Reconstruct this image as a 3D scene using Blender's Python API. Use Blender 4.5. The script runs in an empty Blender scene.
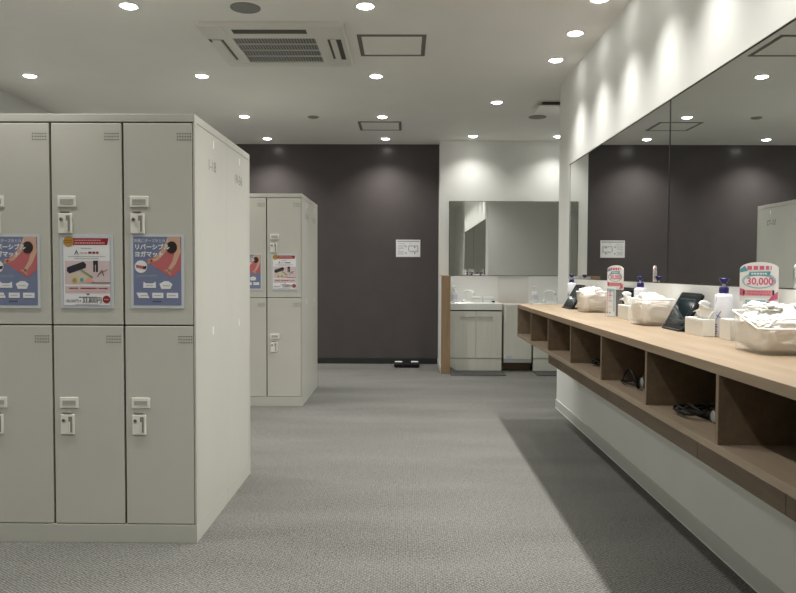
import bpy, bmesh, math, random
from mathutils import Vector, Matrix, noise
random.seed(7)
PI = math.pi
C = bpy.context.scene.collection
CAM_H = 1.1484; CEIL = 2.691
FL = 711.685; PITCH = .0362; YAW = .0104; ROLL = .0041
ROOM_L = -3.485; RW = 1.276; BACK = 8.756; REAR = -1.3
ALC_B = 8.503; ALC_L = .404; ALC_R = 2.36; RW_END = 5.9695

# ---------------------------------------------------------------- materials
MATS = {}
def mat(name, col, rough=.5, metal=0., emit=None, estr=0., alpha=None, trans=None, spec=None, coat=None):
    if name in MATS: return MATS[name]
    m = bpy.data.materials.new(name); m.use_nodes = True
    b = m.node_tree.nodes['Principled BSDF']
    b.inputs['Base Color'].default_value = (*col, 1); b.inputs['Roughness'].default_value = rough
    b.inputs['Metallic'].default_value = metal
    if emit: b.inputs['Emission Color'].default_value = (*emit, 1); b.inputs['Emission Strength'].default_value = estr
    if alpha is not None: b.inputs['Alpha'].default_value = alpha
    if trans is not None: b.inputs['Transmission Weight'].default_value = trans
    if spec is not None: b.inputs['Specular IOR Level'].default_value = spec
    if coat is not None: b.inputs['Coat Weight'].default_value = coat
    MATS[name] = m
    return m
def nodes(m):
    nt = m.node_tree
    return nt, nt.nodes, nt.links, nt.nodes['Principled BSDF']
def mottled(name, c1, c2, scale=8., rough=.5, bump=0., bscale=200., detail=4., stretch=(1,1,1), spec=None):
    """base colour drifting between two tones, optional fine bump"""
    m = mat(name, c1, rough, spec=spec); nt, N, L, b = nodes(m)
    tc = N.new('ShaderNodeTexCoord'); mp = N.new('ShaderNodeMapping'); mp.inputs['Scale'].default_value = stretch
    L.new(tc.outputs['Object'], mp.inputs['Vector'])
    n = N.new('ShaderNodeTexNoise'); n.inputs['Scale'].default_value = scale; n.inputs['Detail'].default_value = detail
    L.new(mp.outputs['Vector'], n.inputs['Vector'])
    r = N.new('ShaderNodeValToRGB'); r.color_ramp.elements[0].color = (*c1, 1); r.color_ramp.elements[1].color = (*c2, 1)
    r.color_ramp.elements[0].position = .3; r.color_ramp.elements[1].position = .7
    L.new(n.outputs['Fac'], r.inputs['Fac']); L.new(r.outputs['Color'], b.inputs['Base Color'])
    if bump:
        n2 = N.new('ShaderNodeTexNoise'); n2.inputs['Scale'].default_value = bscale; n2.inputs['Detail'].default_value = 2
        L.new(tc.outputs['Object'], n2.inputs['Vector'])
        bp = N.new('ShaderNodeBump'); bp.inputs['Strength'].default_value = bump; bp.inputs['Distance'].default_value = .002
        L.new(n2.outputs['Fac'], bp.inputs['Height']); L.new(bp.outputs['Normal'], b.inputs['Normal'])
    return m
def wood(name, dark, mid, light, stretch, rough=.45):
    m = mat(name, mid, rough); nt, N, L, b = nodes(m)
    tc = N.new('ShaderNodeTexCoord'); mp = N.new('ShaderNodeMapping'); mp.inputs['Scale'].default_value = stretch
    L.new(tc.outputs['Object'], mp.inputs['Vector'])
    n = N.new('ShaderNodeTexNoise'); n.inputs['Scale'].default_value = 3; n.inputs['Detail'].default_value = 8; n.inputs['Roughness'].default_value = .62; n.inputs['Distortion'].default_value = .6
    L.new(mp.outputs['Vector'], n.inputs['Vector'])
    r = N.new('ShaderNodeValToRGB'); e = r.color_ramp.elements
    e[0].color = (*dark, 1); e[0].position = .28; e[1].color = (*light, 1); e[1].position = .72
    k = e.new(.5); k.color = (*mid, 1)
    L.new(n.outputs['Fac'], r.inputs['Fac']); L.new(r.outputs['Color'], b.inputs['Base Color'])
    bp = N.new('ShaderNodeBump'); bp.inputs['Strength'].default_value = .15; bp.inputs['Distance'].default_value = .001
    L.new(n.outputs['Fac'], bp.inputs['Height']); L.new(bp.outputs['Normal'], b.inputs['Normal'])
    return m

M_CEIL = mottled('ceiling_paint', (.82,.815,.78), (.85,.845,.81), 2, .8)
M_WALL = mottled('white_wallpaper', (.74,.745,.72), (.77,.775,.75), 3, .7, .06, 260)
M_DARK = mottled('dark_plum_wallpaper', (.080,.070,.070), (.087,.076,.076), 6, .27, .03, 180, spec=.35)
M_BASEG = mat('grey_baseboard', (.55,.55,.52), .5)
M_BASED = mat('dark_baseboard', (.022,.025,.025), .45)
M_LOCK = mottled('locker_enamel', (.455,.455,.412), (.47,.468,.425), 5, .42)
M_DOOR = mottled('locker_door_enamel', (.495,.49,.44), (.51,.505,.455), 4, .42)
M_GAP = mat('locker_shadow_gap', (.05,.047,.035), .7)
M_PLATE = mat('name_plate_plastic', (.74,.73,.67), .4)
M_INSERT = mat('name_plate_insert', (.36,.36,.33), .35)
M_RECESS = mat('handle_recess', (.23,.225,.19), .5)
M_BLACK = mat('black_plastic', (.008,.008,.009), .4, spec=.3)
M_BLACKM = mat('black_matt', (.02,.02,.021), .6)
M_DOTS = mat('vent_hole_dark', (.06,.058,.045), .8)
M_DECAL = mat('grey_number_decal', (.13,.13,.115), .5)
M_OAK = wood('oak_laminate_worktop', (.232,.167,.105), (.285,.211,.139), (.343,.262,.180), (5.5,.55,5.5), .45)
M_OAK2 = wood('oak_laminate_box_shaded', (.165,.114,.072), (.20,.142,.091), (.24,.173,.112), (9,.8,9), .5)  # oak darkened to paint in the shade inside the cubbies; fascia shares it
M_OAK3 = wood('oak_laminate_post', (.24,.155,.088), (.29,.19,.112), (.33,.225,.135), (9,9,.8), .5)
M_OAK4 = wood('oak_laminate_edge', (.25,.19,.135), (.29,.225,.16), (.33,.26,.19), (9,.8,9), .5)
M_MIRROR = mat('mirror_silver', (.85,.865,.85), .0, 1.)
M_MEDGE = mat('mirror_edge', (.03,.032,.03), .3)
M_WHITE = mat('white_plastic', (.80,.80,.78), .35)
M_WHITE2 = mat('white_gloss_ceramic', (.82,.83,.82), .15)
M_ACWHITE = mat('air_conditioner_plastic', (.74,.735,.69), .45)
M_SLOT = mat('air_slot_dark', (.07,.068,.052), .6)
M_HATCH = mat('hatch_aluminium', (.20,.20,.18), .45, .4)
M_SPK = mottled('speaker_grille', (.22,.22,.21), (.27,.27,.26), 600, .7)
M_CAB = wood('pale_laminate_door', (.64,.64,.58), (.68,.68,.615), (.71,.71,.645), (14,14,.8), .4)
M_STEEL = mat('brushed_steel', (.5,.5,.47), .32, .9)
M_DSTEEL = mat('grey_intake_mesh', (.30,.30,.30), .45, .3); M_CORD = mat('black_cord_rubber', (.006,.006,.006), .5, spec=.25)
M_GBAND = mat('grey_band', (.40,.41,.42), .4)
M_NAVY = mat('navy_pump', (.018,.012,.14), .3)
M_BOTTLE = mat('bottle_white', (.76,.78,.84), .3)
M_PRINTB = mat('blue_print', (.05,.10,.36), .5)
M_TISSUE = mat('tissue_paper', (.86,.86,.84), .9)
M_CARD = mat('white_card_box', (.76,.745,.69), .6)
M_GLASSK = mat('dark_glass_screen', (.008,.015,.018), .06, spec=.14)
M_SCREENLINE = mat('screen_frame_line', (.035,.055,.06), .2, spec=.2)
M_LENS = mat('downlight_lens', (.9,.9,.9), .4, emit=(1,.975,.93), estr=14)
M_TRIM = mat('downlight_trim', (.80,.80,.77), .4)
M_SKIN = mat('poster_skin', (.58,.36,.26), .5); M_PBLUE = mat('poster_slate_blue', (.17,.20,.32), .35)
M_PRED = mat('poster_coral_red', (.47,.13,.14), .35); M_PHAIR = mat('poster_dark_hair', (.025,.014,.012), .5)
M_PWHITE = mat('poster_white', (.76,.76,.77), .35); M_SLEEVE = mat('clear_sleeve_edge', (.56,.59,.63), .25)
M_PDRED = mat('poster_dark_red', (.25,.018,.026), .35); M_PGOLD = mat('poster_gold', (.45,.26,.05), .35)
M_PPINK = mat('poster_pale_pink', (.62,.50,.51), .35); M_PINK2 = mat('poster_pink', (.62,.12,.22), .4)
M_PCHAR = mat('poster_charcoal', (.03,.028,.038), .4); M_PGREEN = mat('poster_green', (.25,.30,.14), .4)
M_PCREAM = mat('poster_cream', (.58,.53,.36), .4); M_PGREY = mat('poster_grey', (.33,.34,.36), .4); M_TEAL = mat('poster_teal', (.10,.33,.37), .4)
M_PLTEAL = mat('poster_light_teal', (.32,.50,.54), .4); M_PLPINK = mat('poster_salmon', (.72,.33,.33), .4)
M_ACRYL = mat('clear_acrylic', (.85,.88,.88), .08, alpha=.16)
M_BLACKMAT = mottled('dark_rubber_mat', (.045,.045,.045), (.06,.06,.058), 60, .8)
# translucent basket film
M_FILM = mat('translucent_white_plastic', (.84,.82,.77), .3, alpha=.30)
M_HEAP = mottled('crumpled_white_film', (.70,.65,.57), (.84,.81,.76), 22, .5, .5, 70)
M_HEAPW = mat('bright_white_film', (.88,.88,.86), .55)

def carpet():
    m = mat('woven_grey_carpet', (.3,.3,.28), .9, spec=.25); nt, N, L, b = nodes(m)
    tc = N.new('ShaderNodeTexCoord')
    def noise_(scale, sx, sy, det=2.):
        mp = N.new('ShaderNodeMapping'); mp.inputs['Scale'].default_value = (sx, sy, 1); L.new(tc.outputs['Object'], mp.inputs['Vector'])
        n = N.new('ShaderNodeTexNoise'); n.inputs['Scale'].default_value = scale; n.inputs['Detail'].default_value = det
        L.new(mp.outputs['Vector'], n.inputs['Vector']); return n
    fine = noise_(110, 1., 1., 3.); streak = noise_(26, 1., 9., 2.); broad = noise_(1.3, .6, 2.2, 2.)
    def weave(ang):
        mp = N.new('ShaderNodeMapping'); mp.inputs['Rotation'].default_value = (0,0,ang); L.new(tc.outputs['Object'], mp.inputs['Vector'])
        k = N.new('ShaderNodeTexWave'); k.inputs['Scale'].default_value = 29; k.bands_direction = 'X'; k.inputs['Distortion'].default_value = 2.2; k.inputs['Detail'].default_value = 1; k.inputs['Detail Scale'].default_value = 2.
        L.new(mp.outputs['Vector'], k.inputs['Vector']); return k.outputs['Fac']
    wa, wb = weave(.95), weave(-.95)
    def mth(op, a, c):
        k = N.new('ShaderNodeMath'); k.operation = op
        for i, v in enumerate((a, c)):
            if isinstance(v, float): k.inputs[i].default_value = v
            else: L.new(v, k.inputs[i])
        return k.outputs[0]
    s = mth('ADD', mth('MULTIPLY', fine.outputs['Fac'], .75), mth('MULTIPLY', streak.outputs['Fac'], .30))
    s = mth('ADD', s, mth('MULTIPLY', mth('MULTIPLY', wa, wb), .42))
    s = mth('ADD', s, mth('MULTIPLY', broad.outputs['Fac'], .22))
    r = N.new('ShaderNodeValToRGB'); e = r.color_ramp.elements
    e[0].position = .50; e[0].color = (.040,.0395,.035, 1); e[1].position = 1.1; e[1].color = (.225,.223,.208, 1)
    L.new(s, r.inputs['Fac']); L.new(r.outputs['Color'], b.inputs['Base Color'])
    bp = N.new('ShaderNodeBump'); bp.inputs['Strength'].default_value = .5; bp.inputs['Distance'].default_value = .003
    L.new(s, bp.inputs['Height']); L.new(bp.outputs['Normal'], b.inputs['Normal'])
    return m
M_CARPET = carpet()
def grille_mat():
    m = mat('air_grille_lattice', (.3,.3,.3), .5); nt, N, L, b = nodes(m)
    tc = N.new('ShaderNodeTexCoord'); mp = N.new('ShaderNodeMapping'); mp.inputs['Rotation'].default_value = (0,0,PI/4); mp.inputs['Scale'].default_value = (1,1,0)
    L.new(tc.outputs['Object'], mp.inputs['Vector'])
    c = N.new('ShaderNodeTexChecker'); c.inputs['Scale'].default_value = 72; c.inputs['Color1'].default_value = (.02,.022,.025,1); c.inputs['Color2'].default_value = (.36,.36,.345,1)
    L.new(mp.outputs['Vector'], c.inputs['Vector']); L.new(c.outputs['Color'], b.inputs['Base Color'])
    return m
M_GRILLE = grille_mat()

# ---------------------------------------------------------------- mesh building
WM = {}
class MB:
    def __init__(s): s.bm = bmesh.new(); s.mats = []; s.smooth = False
    def mi(s, m):
        if m not in s.mats: s.mats.append(m)
        return s.mats.index(m)
    def _faces(s, fs, m, smooth=False):
        i = s.mi(m)
        for f in fs: f.material_index = i; f.smooth = smooth
    def box(s, x0, x1, y0, y1, z0, z1, m, bev=0., seg=2):
        r = bmesh.ops.create_cube(s.bm, size=1)
        vs = r['verts']
        bmesh.ops.scale(s.bm, vec=(x1-x0, y1-y0, z1-z0), verts=vs); bmesh.ops.translate(s.bm, vec=((x0+x1)/2, (y0+y1)/2, (z0+z1)/2), verts=vs)
        fs = {f for v in vs for f in v.link_faces}
        if bev:
            es = list({e for f in fs for e in f.edges})
            bmesh.ops.bevel(s.bm, geom=es, offset=bev, segments=seg, affect='EDGES', profile=.6)
            fs = set(s.island(vs))
        s._faces(fs, m)
        return s
    def island(s, vs):
        seen, st = set(), [v for v in vs if v.is_valid]
        if not st: # bevel replaced them: last created verts
            st = [s.bm.verts[-1]] if not s.bm.verts.ensure_lookup_table() else []
            s.bm.verts.ensure_lookup_table(); st = [s.bm.verts[-1]]
        while st:
            v = st.pop()
            if v in seen: continue
            seen.add(v)
            for e in v.link_edges: st.append(e.other_vert(v))
        return {f for v in seen for f in v.link_faces}
    def cyl(s, p, r, h, m, seg=24, axis='Z', r2=None, smooth=True):
        r2 = r if r2 is None else r2
        res = bmesh.ops.create_cone(s.bm, cap_ends=True, segments=seg, radius1=r, radius2=r2, depth=h)
        vs = res['verts']; mt = Matrix.Translation((0,0,h/2))
        if axis == 'Y': mt = Matrix.Rotation(-PI/2, 4, 'X') @ mt
        if axis == 'X': mt = Matrix.Rotation(PI/2, 4, 'Y') @ mt
        bmesh.ops.transform(s.bm, matrix=Matrix.Translation(p) @ mt, verts=vs)
        fs = {f for v in vs for f in v.link_faces}
        i = s.mi(m)
        for f in fs: f.material_index = i; f.smooth = smooth and len(f.verts) == 4
        return s
    def lathe(s, prof, m, p=(0,0,0), seg=28, M=None, sx=1., sy=1.):
        rings = []
        M = M or Matrix()
        for (r, z) in prof:
            rings.append([s.bm.verts.new(M @ Vector((p[0] + sx*r*math.cos(2*PI*k/seg), p[1] + sy*r*math.sin(2*PI*k/seg), p[2] + z))) for k in range(seg)] if r > 1e-6 else [s.bm.verts.new(M @ Vector((p[0], p[1], p[2] + z)))])
        fs = []
        for a, b in zip(rings, rings[1:]):
            for k in range(seg):
                q = [a[k % len(a)], a[(k+1) % len(a)], b[(k+1) % len(b)], b[k % len(b)]]
                u = []
                for v in q:
                    if v not in u: u.append(v)
                if len(u) > 2: fs.append(s.bm.faces.new(u))
        s._faces(fs, m, True)
        return s
    def tube(s, pts, r, m, seg=10, closed=False, rs=None):
        pts = [Vector(p) for p in pts]; rings = []; up = Vector((0,0,1)); n = len(pts); prev = None
        for i, p in enumerate(pts):
            t = (pts[(i+1) % n] - pts[i-1]) if closed or 0 < i < n-1 else (pts[1]-pts[0] if i == 0 else pts[-1]-pts[-2])
            t.normalize()
            if prev is None:
                a = t.cross(up if abs(t.z) < .9 else Vector((1,0,0))).normalized()
            else:
                a = (prev - t*prev.dot(t)).normalized()
            prev = a; b = t.cross(a); rr = rs[i] if rs else r
            rings.append([s.bm.verts.new(p + a*rr*math.cos(2*PI*k/seg) + b*rr*math.sin(2*PI*k/seg)) for k in range(seg)])
        fs = []
        for i in range(n if closed else n-1):
            a, b = rings[i], rings[(i+1) % n]
            for k in range(seg): fs.append(s.bm.faces.new((a[k], a[(k+1)%seg], b[(k+1)%seg], b[k])))
        s._faces(fs, m, True)
        if not closed:
            s._faces([s.bm.faces.new(rings[0][::-1]), s.bm.faces.new(rings[-1])], m)
        return s
    def poly(s, pts, m):
        s._faces([s.bm.faces.new([s.bm.verts.new(p) for p in pts])], m); return s
    def prism(s, pts, y0, y1, m, plane='XZ', bev=0):
        """extrude a 2D outline; plane XZ -> along Y, YZ -> along X, XY -> along Z"""
        def P(a, b, c): return (a, c, b) if plane == 'XZ' else ((c, a, b) if plane == 'YZ' else (a, b, c))
        v0 = [s.bm.verts.new(P(a, b, y0)) for a, b in pts]; v1 = [s.bm.verts.new(P(a, b, y1)) for a, b in pts]
        n = len(pts); fs = [s.bm.faces.new(v0), s.bm.faces.new(v1[::-1])]
        for k in range(n): fs.append(s.bm.faces.new((v0[k], v1[k], v1[(k+1)%n], v0[(k+1)%n])))
        s._faces(fs, m)
        bmesh.ops.recalc_face_normals(s.bm, faces=fs)
        return s
    def build(s, name, parent=None, world=False, recalc=True):
        if world and parent is not None: bmesh.ops.transform(s.bm, matrix=WM[parent.name].inverted(), verts=s.bm.verts)
        if recalc: bmesh.ops.recalc_face_normals(s.bm, faces=s.bm.faces)
        me = bpy.data.meshes.new(name); s.bm.to_mesh(me); s.bm.free()
        for m in s.mats: me.materials.append(m)
        o = bpy.data.objects.new(name, me); C.objects.link(o)
        if parent is not None: o.parent = parent; WM[o.name] = WM[parent.name]
        else: WM[o.name] = Matrix()
        return o
def tag(o, label, cat, group=None):
    o['label'] = label; o['category'] = cat
    if group: o['group'] = group
    return o
def thing(name, loc, label, cat, group=None, rz=0.):
    o = bpy.data.objects.new(name, None); o.empty_display_size = .1; C.objects.link(o)
    o.location = loc; o.rotation_euler = (0,0,rz); WM[o.name] = Matrix.Translation(loc) @ Matrix.Rotation(rz, 4, 'Z')
    return tag(o, label, cat, group)
def struct(name, mb):
    o = mb.build(name); o['kind'] = 'structure'; return o
def kids(o): return [c for c in bpy.data.objects if c.parent == o]
def dup(root, loc, label, rz=None, group=None):
    def cp(o, par):
        c = o.copy(); C.objects.link(c)
        if par: c.parent = par
        for k in list(o.children): cp(k, c)
        return c
    r = cp(root, None); r.location = loc; r['label'] = label
    if rz is not None: r.rotation_euler = (0,0,rz)
    if group: r['group'] = group
    WM[r.name] = Matrix.Translation(loc) @ Matrix.Rotation(r.rotation_euler[2], 4, 'Z')
    return r

# flat writing -> triangles
_TX = {}
def text_tris(body, size, off=0.):
    if (body, size, off) in _TX: return _TX[(body, size, off)]
    cu = bpy.data.curves.new('t', 'FONT'); cu.body = body; cu.size = size; cu.align_x = 'CENTER'; cu.align_y = 'CENTER'; cu.resolution_u = 3; cu.offset = off; cu.fill_mode = 'FRONT'
    o = bpy.data.objects.new('t', cu); C.objects.link(o)
    dg = bpy.context.evaluated_depsgraph_get(); dg.update()
    me = o.evaluated_get(dg).to_mesh()
    r = ([tuple(v.co) for v in me.vertices], [tuple(p.vertices) for p in me.polygons])
    o.evaluated_get(dg).to_mesh_clear(); bpy.data.objects.remove(o); bpy.data.curves.remove(cu)
    _TX[(body, size, off)] = r
    return r
class Flat(MB):
    """flat print in (u, v), facing -Y; higher layers sit a fraction of a millimetre in front"""
    LAY = .00035
    def shape(s, pts, m, lay=1): return s.poly([(u, -lay*s.LAY, v) for u, v in pts], m)
    def rect(s, u0, u1, v0, v1, m, lay=1): return s.shape([(u0,v0),(u1,v0),(u1,v1),(u0,v1)], m, lay)
    def disc(s, u, v, r, m, lay=1, n=24, ry=None): return s.shape([(u+r*math.cos(2*PI*k/n), v+(ry or r)*math.sin(2*PI*k/n)) for k in range(n)], m, lay)
    def text(s, body, u, v, size, m, lay=2, sx=1., bold=0.):
        vs, fs = text_tris(body, size, bold); mi = s.mi(m)
        for d in ((0,0),):
            nv = [s.bm.verts.new((u + x*sx + d[0], -lay*s.LAY, v + y + d[1])) for x, y, z in vs]
            for f in fs:
                try: ff = s.bm.faces.new([nv[i] for i in f]); ff.material_index = mi
                except ValueError: pass
        return s
    def line(s, u0, u1, v, h, m, lay=2, gaps=0):
        """a line of print too small to read: short dashes"""
        rnd = random.Random(int((u0+v)*1e5)); u = u0
        while u < u1:
            w = rnd.uniform(.6, 1.4)*h*1.3; s.rect(u, min(u+w, u1), v-h/2, v+h/2, m, lay); u += w + h*.35
        return s

# ---------------------------------------------------------------- setting
struct('floor', MB().box(ROOM_L-.1, ALC_R+.1, REAR-.1, BACK+.1, -.1, 0, M_CARPET))
struct('ceiling', MB().box(ROOM_L-.1, ALC_R+.1, REAR-.1, BACK+.1, CEIL, CEIL+.1, M_CEIL))
struct('wall_left', MB().box(ROOM_L-.1, ROOM_L, REAR-.1, BACK+.1, 0, CEIL, M_WALL))
struct('wall_rear', MB().box(ROOM_L, RW, REAR-.1, REAR, 0, CEIL, M_WALL))
struct('wall_back', MB().box(ROOM_L, ALC_L, BACK, BACK+.1, 0, CEIL, M_DARK))
struct('wall_alcove', MB().box(ALC_L, ALC_R+.1, ALC_B, BACK+.1, 0, CEIL, M_WALL))
struct('wall_alcove_right', MB().box(ALC_R, ALC_R+.1, RW_END, ALC_B, 0, CEIL, M_WALL))
NX = RW+.012
struct('wall_right', MB().box(NX, ALC_R+.1, REAR-.1, RW_END, 0, CEIL, M_WALL).box(RW, NX, REAR-.1, RW_END, 0, 1.0908, M_WALL).box(RW, NX, REAR-.1, RW_END, 1.9844, CEIL, M_WALL)
       .box(RW, NX, 5.603, RW_END, 1.0908, 1.9844, M_WALL).box(RW, NX, REAR-.1, 1.427, 1.0908, 1.9844, M_WALL))
struct('baseboard_back', MB().box(ROOM_L, ALC_L, BACK-.012, BACK, 0, .072, M_BASED, .002))
struct('baseboard_right', MB().box(RW-.008, RW, REAR, RW_END, .006, .076, M_BASEG, .002).box(RW-.010, RW, REAR, RW_END+.002, 0, .006, M_WHITE).box(RW-.008, ALC_R, RW_END, RW_END+.008, .006, .076, M_BASEG, .002))  # white foot strip paints in the bright line of light along the wall base
struct('baseboard_left', MB().box(ROOM_L, ROOM_L+.008, REAR, BACK-.012, 0, .076, M_BASEG, .002))
# low dividing wall beside the washstands: white panels, oak end board and oak cap
pw = MB().box(ALC_L, .50, 7.95, ALC_B, 0, 1.090, M_WALL)
pw.box(ALC_L-.006, ALC_L, 7.95, BACK-.012, 0, .07, M_BASEG)
pw = struct('partition_wall', pw)
t = MB().box(ALC_L-.003, .503, 7.93, 7.95, 0, 1.0903, M_OAK3, .001).box(ALC_L-.003, .503, 7.93, ALC_B, 1.0905, 1.096, M_OAK3)
struct('trim_1', t)

# ---------------------------------------------------------------- lockers
LH = 1.79; LD = .515; LW = .9
def make_locker():
    root = thing('locker_unit', (0,0,0), 'x', 'locker', 'grey steel locker units')
    # local: front plane y=0, depth +y, x from 0 (left) to .9
    b = MB()
    b.box(0, LW, .022, LD, .078, LH-.036, M_LOCK, .001)          # carcass behind the doors
    b.box(0, .009, 0, .03, .078, LH-.034, M_LOCK, .002); b.box(LW-.009, LW, 0, .03, .078, LH-.034, M_LOCK, .002)
    b.box(.009, LW-.009, .018, .022, .08, LH-.036, M_GAP)
    b.build('cabinet_body', root)
    MB().box(-.0, LW, -.001, LD, LH-.034, LH, M_LOCK, .003).build('top_panel', root)
    MB().box(0, LW, 0, LD, 0, .078, M_LOCK, .002).build('plinth', root)
    first = None
    for c in range(3):
        for (z0, z1) in ((.081, .914), (.919, 1.752)):
            x0 = c*.3 + (.0115 if c == 0 else .0045); x1 = (c+1)*.3 - (.0115 if c == 2 else .0045)
            d = MB().box(x0, x1, 0, .018, z0, z1, M_DOOR, .003).build('door', root)
            v = MB()
            for i in range(6):
                for j in range(3): v.cyl((c*.3+.2285+i*.0108, -.0008, z1-.043-j*.0125), .0027, .001, M_DOTS, 8, 'Y')
            v.build('vent', d)
            zt = z1 - .300; xl = c*.3 + .029
            p = MB().box(xl, xl+.077, -.0035, .001, zt-.045, zt, M_PLATE, .002)
            p.box(xl+.011, xl+.066, -.0042, -.002, zt-.034, zt-.013, M_INSERT)
            p.box(xl+.013, xl+.064, -.0048, -.0035, zt-.0325, zt-.0315, M_PLATE)
            p.build('name_plate', d)
            zl = zt - .072
            k = MB().box(xl+.003, xl+.060, -.006, .001, zl-.083, zl, M_PLATE, .002)
            k.box(xl+.010, xl+.050, -.006, .001, zl+.004, zl+.010, M_RECESS, .001)
            k.box(xl+.036, xl+.052, -.0068, -.004, zl-.074, zl-.008, M_RECESS)
            k.box(xl+.037, xl+.043, -.0076, -.004, zl-.074, zl-.030, M_PLATE)
            k.cyl((xl+.017, -.0105, zl-.024), .0075, .008, M_RECESS, 14, 'Y')
            k.cyl((xl+.017, -.0115, zl-.024), .004, .004, M_DOTS, 10, 'Y')
            k.build('lock', d)
    return root
LX1, LY1, LX2, LY2 = -.8703, 2.9437, -.8666, 5.9723
def side_decal(root, s, y, z, rev=False):
    f = Flat(); f.LAY = .0004; f.text(s, 0, 0, .066, M_DECAL, 1, sx=1.12, bold=.0003)
    # turn from facing -Y to facing +X
    bmesh.ops.rotate(f.bm, verts=f.bm.verts, matrix=Matrix.Rotation(PI/2, 3, 'Z'))
    if rev: bmesh.ops.rotate(f.bm, verts=f.bm.verts, matrix=Matrix.Rotation(PI, 3, 'Z'))
    bmesh.ops.translate(f.bm, verts=f.bm.verts, vec=(LW if not rev else 0, y, z))
    f.build('number_decal', root, recalc=False)
    for q in ((y+.02*(1 if not rev else -1), z+.10), (y, .875)):
        MB().box(LW-.001 if not rev else -.003, LW+.003 if not rev else .001, q[0]-.007, q[0]+.007, q[1]-.018, q[1]+.018, M_WHITE, .0015).build('plug', root)
front1 = make_locker(); front1.location = (LX1-LW, LY1, 0)
front1['label'] = 'grey steel locker block nearest the camera with three posters, numbered 1-18 on its side'
left1 = dup(front1, (LX1-2*LW, LY1, 0), 'grey steel locker block without posters left of the nearest block, its edge at the frame')
rear1 = dup(front1, (LX1, LY1+2*LD, 0), 'locker block standing back to back behind the nearest one, numbered 19-36 on its side', PI)
front2 = dup(front1, (LX2-LW, LY2, 0), 'grey locker block further back before the dark wall, numbered 37-54 on its side')
rear2 = dup(front1, (LX2, LY2+2*LD, 0), 'locker block facing the dark back wall, numbered 55-72 on its side')
rear2.rotation_euler[2] = PI
side_decal(front1, '1-18', .26, 1.612); side_decal(front2, '37-54', .26, 1.612)
side_decal(rear1, '19-36', .27, 1.612, True); side_decal(rear2, '55-72', .27, 1.612, True)

# posters on the doors (sheet local: u 0..W, v 0..H)
PW, PH = .219, .304
def yoga_poster(loc, label, group):
    r = thing('poster', loc, label, 'poster', group)
    MB().box(-.001, PW+.001, .0002, .0020, -.001, PH+.001, M_SLEEVE).build('sleeve', r)
    f = Flat(); a, b_ = .010, PW-.010; lo, hi = .012, PH-.008
    f.rect(a, b_, lo, hi, M_PBLUE, 1)
    f.shape([(.062,.196),(.128,.228),(.175,.250),(b_,.250),(b_,.168),(.196,.150),(.168,.126),(.115,.160)], M_PRED, 2)
    def limb(P, W_, lay):
        for (p, q, w0, w1) in zip(P, P[1:], W_, W_[1:]):
            p, q = Vector(p), Vector(q); d_ = (q-p).normalized(); n_ = Vector((-d_.y, d_.x))
            f.shape([p+n_*w0, p-n_*w0, q-n_*w1, q+n_*w1], M_SKIN, lay); f.disc(q.x, q.y, w1, M_SKIN, lay+.3, 12)
    limb([(.165,hi-.010),(.138,.240),(.108,.205),(.086,.196)], (.012,.010,.0075,.006), 2.2)
    for k in range(4): limb([(.090,.197),(.074-.001*k,.203-.006*k)], (.003,.0018), 2.9)
    limb([(.192,hi-.006),(.196,.235),(.180,.190),(.160,.160)], (.013,.0115,.009,.007), 2.5)
    for k in range(4): limb([(.160,.160),(.140+.008*k,.156-.006*k)], (.0034,.002), 3.1)
    f.shape([(.152,hi),(.150,hi-.02),(.205,hi-.02),(.207,hi)], M_SKIN, 3.3)
    f.disc(.170, .252, .023, M_PHAIR, 3.8, 20, .025)
    f.text('快適にポーズをとれる', .086, .278, .0155, M_PWHITE, 4, sx=.95)
    f.text('リバーシブル', .088, .252, .0245, M_PWHITE, 5, bold=.0009); f.text('ヨガマット', .076, .222, .0245, M_PWHITE, 5, bold=.0009)
    f.disc(.042, .172, .026, M_PWHITE, 3); f.shape([(.020,.180),(.058,.174),(.064,.166),(.060,.160),(.022,.168)], M_PRED, 4); f.shape([(.050,.172),(.066,.176),(.064,.164),(.052,.162)], M_PHAIR, 5)
    f.line(.024, .11, .136, .003, M_PGREY); f.line(.024, .11, .129, .003, M_PGREY)
    f.shape([(.052,.110),(.062,.103),(.090,.103),(.102,.110),(.104,.084),(.05,.084)], M_PWHITE, 3)
    f.shape([(.118,.101),(.138,.112),(.156,.112),(.172,.100),(.164,.080),(.126,.080)], M_PWHITE, 3)
    f.shape([(.022,.064),(.066,.064),(.076,.042),(.032,.042)], M_PWHITE, 3); f.rect(.088,.134,.042,.064, M_PWHITE, 3); f.rect(.148,.196,.042,.064, M_PWHITE, 3)
    for u, v in ((.062,.094),(.132,.094),(.040,.053),(.096,.053),(.155,.053)): f.line(u, u+.030, v, .003, M_PGREY, 4)
    f.line(.090, .125, .028, .004, M_PHAIR, 4)
    f.build('print', r, recalc=False)
    return r
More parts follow.
